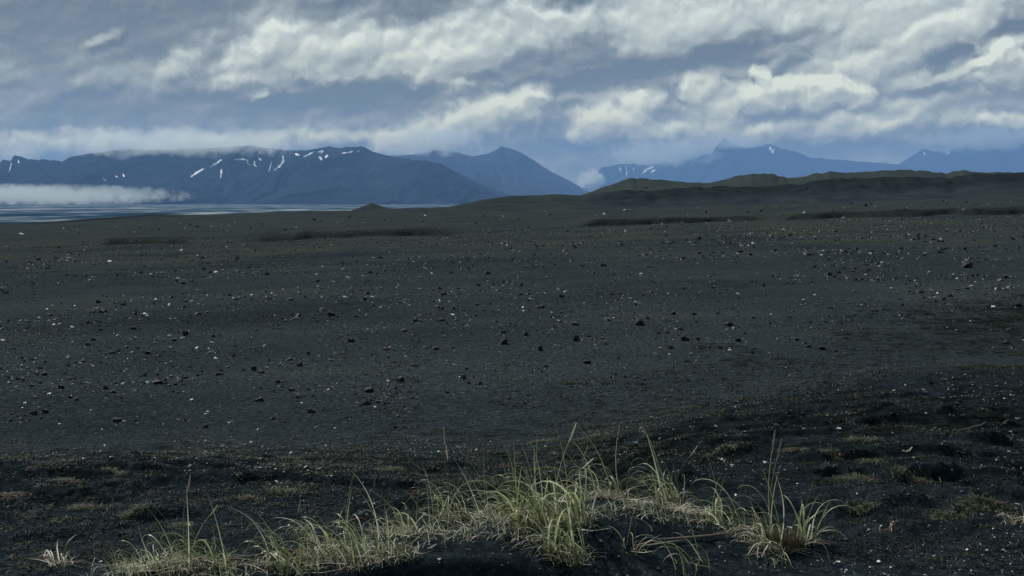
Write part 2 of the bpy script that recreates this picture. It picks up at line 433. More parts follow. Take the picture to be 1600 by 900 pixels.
FR, FA = np.meshgrid(fr, fa, indexing='ij')
fv = np.stack([FR * np.sin(FA), FR * np.cos(FA), np.full_like(FR, -12.0)], -1).reshape(-1, 3)
flats = link('river_flats', mesh_np('river_flats', fv, grid_faces(40, 60), (M_flats,)), kind='structure')

# ------------------------------------------------------------------ mountains
M_mount, N = mat('dark_mountain_rock')
ps = N.n('ShaderNodeTexCoord').outputs['Object']
mn = N.noise(ps, .0011, 8, .6); mn2 = N.noise(N.n('ShaderNodeMapping', ins={'Vector': ps, 'Scale': (1, 1, .25)}).outputs[0], .006, 6, .6)
mcol = N.ramp(N.m('ADD', N.m('MULTIPLY', mn, .5), N.m('MULTIPLY', mn2, .5)), [(.36, (.008, .018, .034)), (.5, (.016, .028, .044)), (.62, (.032, .044, .056))])
finish(M_mount, N, mcol, 1.0, mn2, .0, .35, 50)
M_snow, N = mat('old_snow')
ps = N.n('ShaderNodeTexCoord').outputs['Object']
scol = N.ramp(N.noise(ps, .02, 4, .6), [(.3, (.62, .68, .74)), (.7, (.85, .88, .9))])
finish(M_snow, N, scol, .6, None, .3)

RANGES = {
 'near': dict(D=9500, pts=[(-700,262),(-400,236),(-150,252),(-60,240),(0,259),(11,249),(19,257),(27,243),(35,249),(45,256),(52,248),(61,254),(69,249),(78,256),(86,250),(96,256),(112,247),
      (130,242),(170,238),(205,233),(260,236),(330,232),(400,229),(450,234),(480,236),(500,233),(516,230),(530,234),(548,232),(566,230),(585,238),
      (620,246),(660,252),(700,262),(740,282),(790,302),(840,318),(900,326)], depth=2900, seed=100,
      spurs=[(480,.82),(640,.9),(300,.7),(120,.8)]),
 'mid': dict(D=16500, pts=[(420,300),(520,262),(600,246),(640,243),(668,240),(682,235),(700,237),(716,239),(738,246),(762,242),(783,231),(796,234),(815,241),(832,251),(860,268),(890,283),(915,298),(950,318)], depth=4500, seed=200, spurs=[]),
 'spur': dict(D=8300, pts=[(360,330),(400,308),(440,284),(480,268),(520,262),(560,264),(600,258),(645,251),(668,252),(690,257),(716,272),(750,290),(790,310),(830,332)], depth=1800, seed=500, spurs=[]),
 'east': dict(D=24000, pts=[(880,322),(905,300),(940,262),(975,256),(1010,258),(1050,254),(1090,246),(1112,240),(1122,224),(1131,217),(1142,226),(1160,232),(1180,231),(1200,225),(1214,233),
      (1240,238),(1262,246),(1320,251),(1370,255),(1410,259),(1450,266),(1600,280),(1750,310)], depth=4500, seed=300, spurs=[]),
 'far': dict(D=26000, pts=[(1350,300),(1404,262),(1420,247),(1440,234),(1475,241),(1500,228),(1530,222),(1570,220),(1600,214),(1700,208),(1900,215),(2200,250),(2400,300)], depth=5000, seed=400, spurs=[]),
}
LAB = {
 'near': 'long dark blue mountain range with snow streaks, nearest, filling the left of the horizon',
 'mid': 'hazy blue mountain with a rounded summit sloping down right, centre of the horizon',
 'spur': 'darker blue flat-topped shoulder standing in front of the snow-streaked range, left of centre',
 'east': 'pale hazy mountain with cloud on its peaks behind the dark hills on the right',
 'far': 'faint blue mountain at the far right edge of the horizon',
}
mountains = {}
for key, cfg in RANGES.items():
    q = np.arange(cfg['pts'][0][0], cfg['pts'][-1][0] + 1, 2.6)
    D = cfg['D']; sd = cfg['seed']
    y = curve(cfg['pts'], q) + 1.2 * fbm(q / 8, q * 0, 4, sd, .62)
    Hc = np.maximum(EYE + D * (316 - y) / F, -15)
    T = np.concatenate([np.linspace(0, 1, 72), np.linspace(1.04, 1.7, 8)])
    Q, TT = np.meshgrid(q, T)
    YY = D - cfg['depth'] * (1 - TT)
    XX = (Q - 800) / F * D                              # slopes run straight down toward us
    XX = XX + (TT - 1) * 500 * fbm(Q / 60, TT * 2, 2, sd + 5)
    Hq = np.broadcast_to(Hc, Q.shape)
    rise = np.clip(TT, 0, 1) ** 1.5
    rise = np.where(TT > 1, 1 - sstep(1, 1.7, TT), rise)
    # gullies and spurs: ridged noise stretched down the slope, growing outward from the crest
    u = Q / 30 + .9 * fbm(Q / 70, TT * 2.2, 3, sd + 1)
    rid = 1 - np.abs(fbm(u, TT * 1.6, 4, sd + 2, .55)) * 2.2
    rid2 = 1 - np.abs(fbm(u * 3.2, TT * 3.5, 3, sd + 3, .5)) * 2.2
    spur = fbm(Q / 75 + 3, TT * .5, 2, sd + 4)
    env = np.clip(TT * (1.02 - TT) * 4, 0, 1)
    amp = np.maximum(Hq + 15, 0)
    ZZ = -15 + amp * np.clip(rise + env * (.30 * spur + .13 * (rid - .5) + .055 * (rid2 - .5)), -.05, .985 if False else 2)
    # keep the lower spurs under the crest line as seen from the plain
    Ha = np.interp(800 + F * XX / YY, q, Hc)
    lim = EYE + YY * ((Ha - EYE) / D)
    ZZ = np.where(TT < 1, np.minimum(ZZ, lim - 6 * (1 - TT) * 20), ZZ)
    vv = np.stack([XX, YY, ZZ], -1).reshape(-1, 3)
    me = mesh_np('mountain', vv, grid_faces(len(T), len(q)), (M_mount,))
    o = link('mountain', me)
    o['label'] = LAB[key]; o['category'] = 'mountain'; o['group'] = 'mountains along the horizon'
    mountains[key] = o
bpy.context.view_layer.update()

def hit(o, px, py):
    ok, loc, nrm, _ = o.ray_cast(Vector((0, 0, EYE)), ray(px, py))
    return (loc, nrm) if ok else (None, None)

SNOW = {
 'near': [([(18,254),(16,263),(14,270)],2),([(192,272),(194,277)],3),([(161,279),(166,284)],3),
      ([(346,250),(338,256),(328,262)],3.2),([(320,263),(308,270),(298,277)],3),([(346,265),(345,279)],3),([(365,250),(378,249),(388,251)],2.2),
      ([(386,250),(387,256),(390,259)],2.5),([(398,252),(397,258),(401,261)],3),([(442,244),(443,252),(438,259),(428,267)],3),
      ([(425,252),(422,262),(420,269)],1.8),([(461,241),(468,243)],2.2),([(474,246),(482,242),(490,238)],3),([(497,238),(505,237),(500,241)],3),
      ([(499,245),(503,251)],3),([(508,247),(512,243)],4),([(534,240),(544,239),(551,237)],2.2),([(558,238),(562,236)],2.5),
      ([(28,250),(30,256)],1.5),([(404,247),(408,251)],2),([(180,276),(184,277)],2)],
 'east': [([(978,259),(979,270),(980,277)],1.8),([(968,262),(970,268)],1.8),([(1003,272),(1010,265),(1022,260)],3.2),([(1016,270),(1024,265)],2.2),
      ([(1202,230),(1207,237)],4),([(1210,233),(1206,240)],2.5),([(992,262),(988,266)],2)],
 'far': [([(1443,238),(1446,243)],2),([(1560,222),(1575,219)],1.5),([(1484,238),(1478,242)],2)],
}
for key, lst in SNOW.items():
    for pts, wd in lst:
        P = []
        for a in range(len(pts) - 1):
            n = max(2, int(math.hypot(pts[a+1][0]-pts[a][0], pts[a+1][1]-pts[a][1]) / 1.6))
            for k in range(n):
                t = k / n; P.append((pts[a][0]+(pts[a+1][0]-pts[a][0])*t, pts[a][1]+(pts[a+1][1]-pts[a][1])*t))
        P.append(pts[-1])
        vs_, fs_ = [], []
        for k, (x, y) in enumerate(P):
            a, b_ = P[max(0, k-1)], P[min(len(P)-1, k+1)]
            dx, dy = b_[0]-a[0], b_[1]-a[1]; L = math.hypot(dx, dy) or 1
            ww = wd * .5 * (.45 + .75 * math.sin(math.pi * (k + .6) / (len(P) + .2))) * rnd.uniform(.35, 1.35)
            row = []
            for s in (-1, 0, 1):
                loc, nm = hit(mountains[key], x - dy / L * ww * s, y + dx / L * ww * s)
                if loc is None: row = None; break
                d = (Vector((0, 0, EYE)) - loc).normalized()
                row.append(loc + d * 22 + Vector((0, 0, 3)))
            if row is None: continue
            vs_ += row
            m_ = len(vs_) // 3
            if m_ > 1:
                i0 = (m_ - 2) * 3
                fs_ += [(i0, i0+1, i0+4, i0+3), (i0+1, i0+2, i0+5, i0+4)]
        if len(fs_) < 2: continue
        me = bpy.data.meshes.new('snow_patch'); me.from_pydata([tuple(v) for v in vs_], [], fs_); me.materials.append(M_snow)
        link('snow_patch', me, mountains[key])

# ------------------------------------------------------------------ haze and low cloud
def vol_mat(name, color, density, aniso=0.0):
    m, N = mat(name)
    v = N.n('ShaderNodeVolumePrincipled', ins={'Color': color, 'Density': density, 'Anisotropy': aniso})
    o = N.n('ShaderNodeOutputMaterial'); N.link(v.outputs[0], o.inputs['Volume'])
    return m, N, v
def box_mesh(name, lo, hi, m):
    v = [(x, y, z) for x in (lo[0], hi[0]) for y in (lo[1], hi[1]) for z in (lo[2], hi[2])]
    f = [(0,1,3,2),(4,6,7,5),(0,4,5,1),(2,3,7,6),(0,2,6,4),(1,5,7,3)]
    me = bpy.data.meshes.new(name); me.from_pydata(v, [], f); me.materials.append(m); return me
M_haze, _, _ = vol_mat('haze', (.30, .545, .97, 1), 5.3e-5, .0)
link('haze', box_mesh('haze', (-35500, -35500, -34), (35500, 35500, 1660), M_haze), kind='stuff')

CLOUDS = [  # px0, px1, py0, py1, depth, thickness, density, name, label
 (-260, 318, 286, 324, 6000, 560, .0048, 'fog_bank', 'long flat white fog bank lying low in front of the left mountains'),
 (70, 500, 196, 254, 9200, 500, .0030, 'cloud', 'grey cloud bank capping the left mountain ridge'),
 (590, 770, 196, 248, 15700, 800, .0022, 'cloud', 'soft white cloud resting on the ridge left of the rounded summit'),
 (898, 948, 262, 300, 15800, 450, .0045, 'cloud', 'small white cloud puff rising from the valley between the mountains'),
 (925, 1130, 218, 264, 22300, 1000, .0016, 'cloud', 'grey cloud covering the ridge above the small valley puff'),
 (1060, 1215, 210, 236, 22800, 800, .0013, 'cloud', 'thin cloud wrapped round the jagged peak on the right'),
 (1420, 1660, 196, 240, 24300, 900, .0020, 'cloud', 'grey cloud lying on the faint mountain at the far right'),
]
def ellipsoid(name, c, rad, m, seed):
    nu, nv = 48, 20
    V = []
    for i in range(nv + 1):
        ph = math.pi * i / nv
        for j in range(nu):
            th = 2 * math.pi * j / nu
            V.append((math.sin(ph) * math.cos(th), math.sin(ph) * math.sin(th), math.cos(ph)))
    V = np.array(V)
    me = mesh_np(name, V * np.array(rad) , grid_faces(nv + 1, nu, True, True), (m,))
    o = link(name, me); o.location = c
    return o
for i, (x0, x1, y0, y1, D, th, den, nm, lab) in enumerate(CLOUDS):
    cx = ((x0 + x1) / 2 - 800) / F * D; cz = EYE + D * (316 - (y0 + y1) / 2) / F
    rx = (x1 - x0) / 2 / F * D; rz = (y1 - y0) / 2 / F * D
    m, N, v = vol_mat('cloud_vapour', (.90, .97, .93, 1), 0.0, .0 if nm == 'fog_bank' else .4)
    ps = N.n('ShaderNodeTexCoord').outputs['Object']
    un = N.v('MULTIPLY', ps, (1 / rx, 1 / th, 1 / rz))
    nz = N.noise(N.v('ADD', ps, (i * 5000.0, 0, 0)), 1 / (rz * .9), 6, .62)
    ln = N.v('LENGTH', un, out='Value')
    base = N.m('SUBTRACT', N.m('SUBTRACT', 1.0, ln), N.m('MULTIPLY', N.m('SUBTRACT', .56, nz), 3.4))
    den_ = N.n('ShaderNodeMapRange', interpolation_type='SMOOTHSTEP', ins={'Value': base, 'From Min': .0, 'From Max': .35, 'To Min': 0.0, 'To Max': den}).outputs[0]
    N.link(den_, v.inputs['Density'])
    o = ellipsoid(nm, (cx, D, cz), (rx, th, rz), m, i)
    o['label'] = lab; o['category'] = 'cloud'

# ------------------------------------------------------------------ rocks and stones
M_rock, N = mat('dark_lava_rock')
ps = N.n('ShaderNodeTexCoord').outputs['Object']
rn = N.noise(ps, 9, 5, .65)
ri = N.n('ShaderNodeObjectInfo').outputs['Random']
rc = N.ramp(rn, [(.3, (.004, .006, .008)), (.6, (.013, .017, .022)), (.75, (.045, .053, .060))])
finish(M_rock, N, rc, .8, rn, .35, .6, .02)
M_pale, N = mat('pale_stone')
ps = N.n('ShaderNodeTexCoord').outputs['Object']
rn = N.noise(ps, 8, 5, .65)
rc = N.ramp(rn, [(.3, (.28, .30, .29)), (.7, (.62, .64, .60))])
finish(M_pale, N, rc, .7, rn, .4, .5, .02)
M_gravel, N = mat('grey_gravel')
ri = N.n('ShaderNodeAttribute', attribute_name='tone').outputs['Fac']
gc = N.ramp(ri, [(.0, (.008, .010, .013)), (.45, (.025, .031, .037)), (.74, (.065, .080, .094)), (.86, (.19, .215, .23)), (1.0, (.58, .62, .62))])
finish(M_gravel, N, gc, .75, None, .4)

def hull_points(seed, n, sx, sy, sz):
    import bmesh
    r_ = random.Random(seed)
    bm = bmesh.new()
    for _ in range(n):
        v = Vector((r_.gauss(0, 1), r_.gauss(0, 1), r_.gauss(0, 1))).normalized() * r_.uniform(.75, 1.05)
        bm.verts.new((v.x * sx, v.y * sy, v.z * sz))
    res = bmesh.ops.convex_hull(bm, input=bm.verts)
    bmesh.ops.delete(bm, geom=list({e for e in res['geom_interior'] + res['geom_unused'] if isinstance(e, bmesh.types.BMVert)}), context='VERTS')
    bmesh.ops.recalc_face_normals(bm, faces=bm.faces)
    return bm
def rock_mesh(name, seed, sx, sy, sz, m, n=16):
    bm = hull_points(seed, n, sx, sy, sz)
    me = bpy.data.meshes.new(name); bm.to_mesh(me); bm.free(); me.materials.append(m); return me
rock_meshes = [rock_mesh('lava_rock', 40 + i, .5, .42 + .1 * (i % 3), (.30, .38, .46, .34, .52)[i % 5], M_rock, 14 + i % 5) for i in range(12)]
pale_meshes = [rock_mesh('pale_stone', 80 + i, .5, .4, .3 + .04 * (i % 3), M_pale, 11) for i in range(6)]

TA = (0, 380, 3, [(857,188,22),(895,180,10),(797,254,22),(855,237,12),(720,272,14),(735,258,12),(875,266,14),(862,298,22),(885,288,10),(925,332,30),(232,337,22),(343,322,10),(40,367,14),(420,370,32),(478,320,36),(632,332,18),(597,347,16),(578,358,12),(665,342,12),(622,400,28),(470,406,18),(865,427,32),(802,402,12),(998,402,14),(338,474,16),(150,480,20),(405,474,28),(812,455,22),(692,515,26),(740,527,24),(523,514,22),(387,552,22),(350,558,14),(1025,614,34),(78,636,24),(205,615,28),(148,668,26),(205,685,16),(282,677,38),(485,680,36),(525,698,26),(735,655,40),(150,800,36),(210,790,38),(190,820,16),(45,830,18),(548,832,36),(958,862,30),(350,733,24),(1185,592,34),(865,630,24),(820,662,18),(1104,264,18),(1128,256,14),(995,248,12),(1168,448,16),(1100,484,20),(890,578,14),(830,700,18)],
 [(795,350,8),(550,433,22),(800,487,24),(1080,540,14),(928,668,18),(975,455,12),(700,508,16),(1170,640,12),(970,800,18),(1085,838,26),(765,848,14),(640,845,16),(92,822,18),(292,716,22),(625,652,16),(20,492,12),(205,492,10),(740,437,18),(658,663,12),(980,843,10),(578,855,12),(398,435,14)])
TB = (400, 380, 3, [(50,145,24),(535,136,22),(565,142,16),(582,68,18),(600,128,18),(920,90,14),(898,132,10),(963,130,12),(993,124,10),(1092,68,14),(1088,142,28),(520,235,24),(165,265,22),(288,175,18),(375,278,16),(862,212,20),(875,242,18),(835,270,18),(873,308,20),(1045,197,22),(1040,287,24),(1096,284,16),(1030,340,20),(975,316,12),(1160,182,16),(1132,322,18),(305,312,24),(195,340,28),(165,335,16),(350,335,40),(268,348,16),(278,376,14),(470,342,18),(865,360,36),(745,366,20),(780,366,18),(693,411,28),(440,457,34),(610,495,30),(840,495,30),(925,490,20),(1160,420,22),(1160,468,40),(241,517,26),(205,572,32),(155,545,26),(108,573,18),(20,603,36),(745,573,32),(678,642,40),(530,693,38),(985,590,18),(970,632,34),(1048,658,24),(100,650,28),(165,688,26),(340,682,30),(207,720,34),(15,735,34),(518,750,38),(570,745,26),(262,790,40),(82,825,22),(730,722,20),(545,664,16),(30,403,10),(382,418,10),(1190,376,16),(565,366,10),(460,255,10),(650,870,24)],
 [(85,264,14),(515,250,10),(565,210,10),(167,358,14),(365,387,12),(563,402,12),(612,398,10),(932,397,14),(990,386,14),(1078,411,9),(625,490,20),(578,497,12),(655,478,12),(472,495,12),(848,490,12),(895,550,18),(280,570,14),(333,548,9),(140,553,14),(180,542,10),(125,572,12),(52,583,16),(975,632,22),(802,660,9),(715,676,12),(640,745,12),(675,727,9),(625,708,14),(570,712,14),(585,740,10),(190,658,9),(227,657,8),(262,678,10),(504,660,8),(340,685,22),(643,678,8),(215,718,12),(112,645,12),(897,685,9),(380,714,8),(270,790,18),(1075,568,8)])
TC = (800, 380, 3, [(642,110,22),(430,103,28),(630,55,12),(180,90,12),(218,42,10),(178,43,8),(258,66,10),(480,148,14),(552,148,14),(985,44,18),(1070,40,20),(1134,18,14),(1050,90,10),(848,185,12),(800,210,24),(945,208,16),(40,240,24),(80,238,16),(232,250,24),(115,285,16),(140,300,24),(78,268,12),(185,305,14),(230,325,18),(195,345,28),(510,237,22),(653,232,22),(760,330,28),(855,332,22),(602,378,46),(733,362,28),(868,370,22),(965,327,22),(1130,350,18),(1015,380,40),(793,405,26),(728,418,22),(815,450,38),(301,452,36),(427,468,42),(362,435,20),(372,450,14),(65,430,26),(135,500,32),(220,428,10),(742,488,36),(925,487,18),(977,490,20),(355,560,36),(190,388,18),(35,458,14),(300,380,30),(820,552,18),(585,630,18),(530,628,14),(1065,458,34),(1135,495,20),(672,450,10),(345,658,18),(95,662,14),(700,540,12),(465,630,20)],
 [(112,197,14),(55,314,12),(15,258,12),(588,356,18),(516,182,8),(792,76,12),(1148,144,9),(1022,342,14),(1077,390,12),(1112,300,8),(1040,400,24),(800,402,10),(697,493,26),(700,518,12),(740,520,18),(865,465,12),(867,486,10),(875,533,10),(330,455,14),(398,496,16),(440,314,8),(602,280,14),(628,292,10),(543,258,10),(480,270,14),(185,473,14),(108,558,10),(255,560,12),(347,635,10),(638,600,9),(738,418,12),(772,592,8),(948,638,8),(268,648,12),(298,668,14),(1140,495,10),(920,158,10)])
TD = (1200, 380, 3, [(938,106,52),(1175,293,36),(38,32,20),(420,28,16),(492,36,20),(540,44,12),(622,24,20),(735,56,16),(1013,35,18),(932,32,8),(988,88,16),(518,90,14),(400,132,20),(430,130,14),(472,124,20),(290,146,28),(20,155,18),(110,162,20),(205,182,20),(443,170,16),(655,172,16),(1120,160,28),(965,162,14),(983,150,12),(795,226,26),(778,245,20),(722,230,22),(682,236,14),(855,247,26),(790,274,14),(820,262,12),(1016,240,14),(1105,208,14),(505,316,34),(490,330,16),(740,332,16),(650,342,14),(285,300,18),(168,272,12),(272,370,20),(285,342,18),(100,346,18),(350,378,16),(140,452,28),(258,494,36),(195,484,26),(1125,468,34),(8,376,16),(450,290,14),(585,802,26),(900,740,18)],
 [(170,28,9),(304,36,7),(172,60,6),(303,147,14),(362,186,9),(530,178,10),(588,172,14),(918,148,10),(860,158,9),(1132,158,12),(1066,232,10),(805,40,6),(1036,200,10),(808,292,9),(176,412,12),(838,653,7),(1163,275,12),(1045,382,8),(170,155,12),(270,146,10),(430,384,9),(298,340,10)])
TE = (800, 180, 4, [(343,725,20),(643,727,12),(920,742,12),(966,760,12),(692,790,18),(990,798,26),(1090,780,14),(1155,776,14),(1290,796,20),(1330,790,16),(1320,755,18),(1415,754,14),(1460,752,14)],[(430,798,22),(668,798,14)])
TF = (1200, 180, 4, [(140,748,28),(85,712,16),(88,768,16),(290,712,16),(263,745,14),(300,775,18),(428,728,20),(532,765,18),(565,752,18),(645,772,24),(935,758,22),(1040,776,24),(1095,790,20),(1350,702,18),(1555,710,18),(965,645,20),(840,648,20),(440,690,12)],[(1020,795,20),(748,715,16),(1176,720,9),(1450,712,8),(975,643,14)])
SPECIAL = {
 ('D',938,106): 'largest dark rock on the plain, broad and pointed, far out on the right',
 ('C',602,378): 'dark pyramid-shaped rock with a white stone just behind it, right of centre',
 ('B',1160,468): 'dark upright tooth-shaped rock standing alone in the middle of the gravel',
 ('D',1175,293): 'dark low slab of rock cut by the right edge of the photo',
 ('C',742,488): 'dark rock with three white stones lying round its foot',
 ('B',350,335): 'long flat dark rock lying left of centre, twice as wide as its neighbours',
 ('C',815,450): 'dark triangular rock just above and right of the rock with three white stones',
 ('C',301,452): 'dark rounded rock with two white chips against its right side',
 ('A',735,655): 'dark rock with a pale grassy top, largest on the left half of the plain',
 ('D',258,494): 'dark rock at the right end of the bright gravel patch',
}
def place_on(px, py):
    ok, loc, nrm, _ = ground.ray_cast(Vector((0, 0, EYE)), ray(px, py))
    return loc if ok else None
BELTS = [(390, 'farthest belt'), (450, 'far belt'), (510, 'middle belt'), (570, 'near belt'), (999, 'nearest belt')]
SIDES = ['left edge', 'far left', 'left', 'just left of centre', 'just right of centre', 'right', 'far right', 'right edge']
RANK = ['leftmost', 'second from left', 'third from left', 'fourth from left', 'fifth from left', 'sixth from left', 'seventh from left', 'eighth from left', 'ninth from left', 'tenth from left', 'eleventh from left', 'twelfth from left']
cells = {}
for key, (ox, oy, sc, dark, pale) in zip('ABCDEF', (TA, TB, TC, TD, TE, TF)):
    for lst, kind in ((dark, 0), (pale, 1)):
        for (x, y, w) in lst:
            px, py = ox + x / sc, oy + y / sc
            sp = SPECIAL.get((key, x, y)) if kind == 0 else None
            belt = next(nm for lim, nm in BELTS if py < lim)
            cells.setdefault((kind, None if sp else belt, sp or SIDES[min(7, int(px // 200))]), []).append((px, py, w / sc, (key, x, y), sp))
for (kind, belt, side), items in cells.items():
    items.sort()
    for i, (px, py, w, ident, sp) in enumerate(items):
        loc = place_on(px, py + w * .18)
        if loc is None: continue
        size = w * loc.y / F * (1.3 if kind == 0 else 1.0)
        o = bpy.data.objects.new('lava_rock' if kind == 0 else 'pale_stone', rnd.choice(rock_meshes if kind == 0 else pale_meshes)); C.objects.link(o)
        tall = 1.5 if ident in (('B',1160,468), ('C',602,378)) else .6 if ident == ('B',350,335) else 1.0
        o.scale = (size, size * rnd.uniform(.8, 1.1), size * rnd.uniform(.85, 1.2) * tall)
        o.location = loc + Vector((0, size * .3, size * .12))
        o.rotation_euler = (rnd.uniform(-.25, .25), rnd.uniform(-.25, .25), rnd.uniform(0, 6.28))
        j_ = len(items) - 1 - i
        rk = RANK[i] if i <= j_ else RANK[j_].replace('leftmost', 'rightmost').replace('from left', 'from right')
        what = 'small dark lava rock' if kind == 0 else 'small whitish stone'
        o['label'] = sp or '%s, %s in the %s, %s' % (what, rk, belt, side)
        o['category'] = 'rock' if kind == 0 else 'stone'
        o['group'] = 'dark rocks strewn over the gravel plain' if kind == 0 else 'white stones on the gravel plain'

def scatter(name, P, S, seed, mats, flat=.6, tones=None, nvar=8, npt=8, **props):
    """many little angular stones as one mesh; P (n,2), S sizes"""
    rs = np.random.RandomState(seed)
    z = height(P[:, 0], P[:, 1])
    V, Fc, T = [], [], []
    base = []
    for i in range(nvar):
        bm = hull_points(seed * 10 + i, npt, .5, .42, .5 * flat)
        bm.verts.ensure_lookup_table(); bm.verts.index_update()
        base.append((np.array([v.co[:] for v in bm.verts]), np.array([[v.index for v in f.verts] for f in bm.faces if len(f.verts) == 3])))
        bm.free()
    off = 0
    var = rs.randint(0, nvar, len(P))
    for k in range(nvar):
        idx = np.where(var == k)[0]
        if not len(idx): continue
        v, f = base[k]
        a = rs.uniform(0, 6.283, len(idx)); ca, sa = np.cos(a), np.sin(a)
        s = S[idx]
        vx = (v[None, :, 0] * ca[:, None] - v[None, :, 1] * sa[:, None]) * s[:, None] + P[idx, 0][:, None]
        vy = (v[None, :, 0] * sa[:, None] + v[None, :, 1] * ca[:, None]) * s[:, None] + P[idx, 1][:, None]
        vz = v[None, :, 2] * s[:, None] * rs.uniform(.7, 1.3, len(idx))[:, None] + (z[idx] + s * .08)[:, None]
        V.append(np.stack([vx, vy, vz], -1).reshape(-1, 3))
        Fc.append((f[None] + (np.arange(len(idx)) * len(v))[:, None, None]).reshape(-1, 3) + off)
        t = rs.uniform(0, 1, len(idx)) if tones is None else tones[idx]
        T.append(np.repeat(t, len(v)))
        off += len(idx) * len(v)
    me = mesh_np(name, np.concatenate(V), np.concatenate(Fc), mats, smooth=False)
    attr(me, 'tone', np.concatenate(T))
    return link(name, me, **props)

rs = np.random.RandomState(5)
def polar(n, r0, r1, a=31):
    r = np.exp(rs.uniform(np.log(r0), np.log(r1), n)); t = np.radians(rs.uniform(-a, a, n))
    return np.stack([r * np.sin(t), r * np.cos(t)], -1), r
P, r = polar(60000, 11, 330)
CL = []
for (ox, oy, sc, dark, pale) in (TA, TB, TC, TD, TE, TF):
    for (x, y, w) in dark + pale:
        l_ = place_on(ox + x / sc, oy + y / sc)
        if l_ is None: continue
        n_ = rs.randint(3, 17) if l_.y < 90 else rs.randint(0, 3)
        CL.append(np.stack([l_.x + rs.normal(0, .012 * l_.y, n_), l_.y + rs.normal(0, .03 * l_.y, n_)], -1))
CL = np.concatenate(CL)
q_ = 800 + F * P[:, 0] / P[:, 1]
dens_ = .30 + .9 * fbm(P[:, 0] / 5, P[:, 1] / 7, 3, 71) + .7 * np.exp(-((r - 30) / 18) ** 2)
dens_ = .06 - .5 * sstep(80, 130, r) + 1.5 * fbm(P[:, 0] / 4, P[:, 1] / 6, 4, 71) + .25 * np.exp(-((r - 28) / 16) ** 2)
keep = (rs.uniform(0, 1, len(P)) < np.clip(dens_, .012, 1)) & (rs.uniform(0, 1, len(P)) > moss_band(P[:, 0], P[:, 1]) * .93)
P = np.concatenate([P[keep], CL]); r = np.hypot(P[:, 0], P[:, 1])
S = np.exp(rs.normal(0, .75, len(P))) * .0013 * r + .008
S = np.minimum(S, .0055 * r)
scatter('loose_stones', P, S, 3, (M_gravel,), .75, tones=rs.uniform(0, 1, len(P)) ** .9, kind='stuff')
P, r = polar(120000, 12, 140, 30)
dq = .30 + 1.1 * fbm(P[:, 0] / 3, P[:, 1] / 5, 4, 73)
keep = (rs.uniform(0, 1, len(P)) < np.clip(dq, .08, 1)) & (rs.uniform(0, 1, len(P)) > moss_band(P[:, 0], P[:, 1]) * .8)
P, r = P[keep], r[keep]
scatter('fine_gravel', P, np.exp(rs.normal(0, .35, len(P))) * .00115 * r + .004, 8, (M_gravel,), .8, tones=rs.uniform(0, 1, len(P)) ** .8, npt=4, kind='stuff')
P, r = polar(60000, 4.2, 15, 28)
d0 = .25 + .8 * fbm(P[:, 0] / .7, P[:, 1] / .9, 3, 72) + 1.2 * sstep(.9, 2.2, P[:, 0]) * sstep(6.0, 5.3, P[:, 1]) + .4 * sstep(5.6, 5.2, r)
keep = rs.uniform(0, 1, len(P)) < np.clip(d0, .05, 1)
P, r = P[keep], r[keep]
S = np.exp(rs.normal(0, .5, len(P))) * .0017 * r + .001
scatter('gravel', P, S, 4, (M_gravel,), .7, tones=rs.uniform(0, 1, len(P)) ** .9, npt=7, kind='stuff')

# ------------------------------------------------------------------ low plants that cover the ground
def grass_mat(name, stops, trans=.25, rough=.5, vary=1.0):
    m, N = mat(name)
    t = N.n('ShaderNodeAttribute', attribute_name='tone').outputs['Fac']
    ri = N.n('ShaderNodeObjectInfo').outputs['Random']
    f = N.m('FRACT', N.m('ADD', t, N.m('MULTIPLY', ri, vary)))
    c = N.ramp(f, stops)
    along = N.n('ShaderNodeAttribute', attribute_name='along').outputs['Fac']
    c = N.mix(N.m('MULTIPLY', N.m('POWER', along, 3.0), .45), c, (.50, .46, .33))
    b = N.n('ShaderNodeBsdfPrincipled', ins={'Base Color': c, 'Roughness': rough, 'Specular IOR Level': .5})
    tr = N.n('ShaderNodeBsdfTranslucent', ins={'Color': c})
    mx = N.n('ShaderNodeMixShader', ins={0: trans}); N.link(b.outputs[0], mx.inputs[1]); N.link(tr.outputs[0], mx.inputs[2])
    o = N.n('ShaderNodeOutputMaterial'); N.link(mx.outputs[0], o.inputs['Surface'])
    return m
M_cover = grass_mat('short_dry_plants', [(0, (.008, .012, .009)), (.5, (.020, .027, .018)), (.72, (.048, .060, .044)), (.9, (.10, .112, .082)), (1, (.22, .225, .17))], .3, .8, 0.0)
M_green = grass_mat('green_grass_blade', [(0, (.045, .07, .022)), (.35, (.14, .19, .06)), (.65, (.42, .46, .22)), (1, (.76, .80, .56))], .42, .32)
M_dry = grass_mat('dry_grass_blade', [(0, (.16, .13, .085)), (.35, (.34, .30, .21)), (.7, (.60, .56, .45)), (1, (.84, .82, .72))], .40, .5)

M_brown = grass_mat('brown_dead_leaves', [(0, (.03, .022, .014)), (.5, (.09, .07, .045)), (1, (.24, .20, .13))], .1, .8)

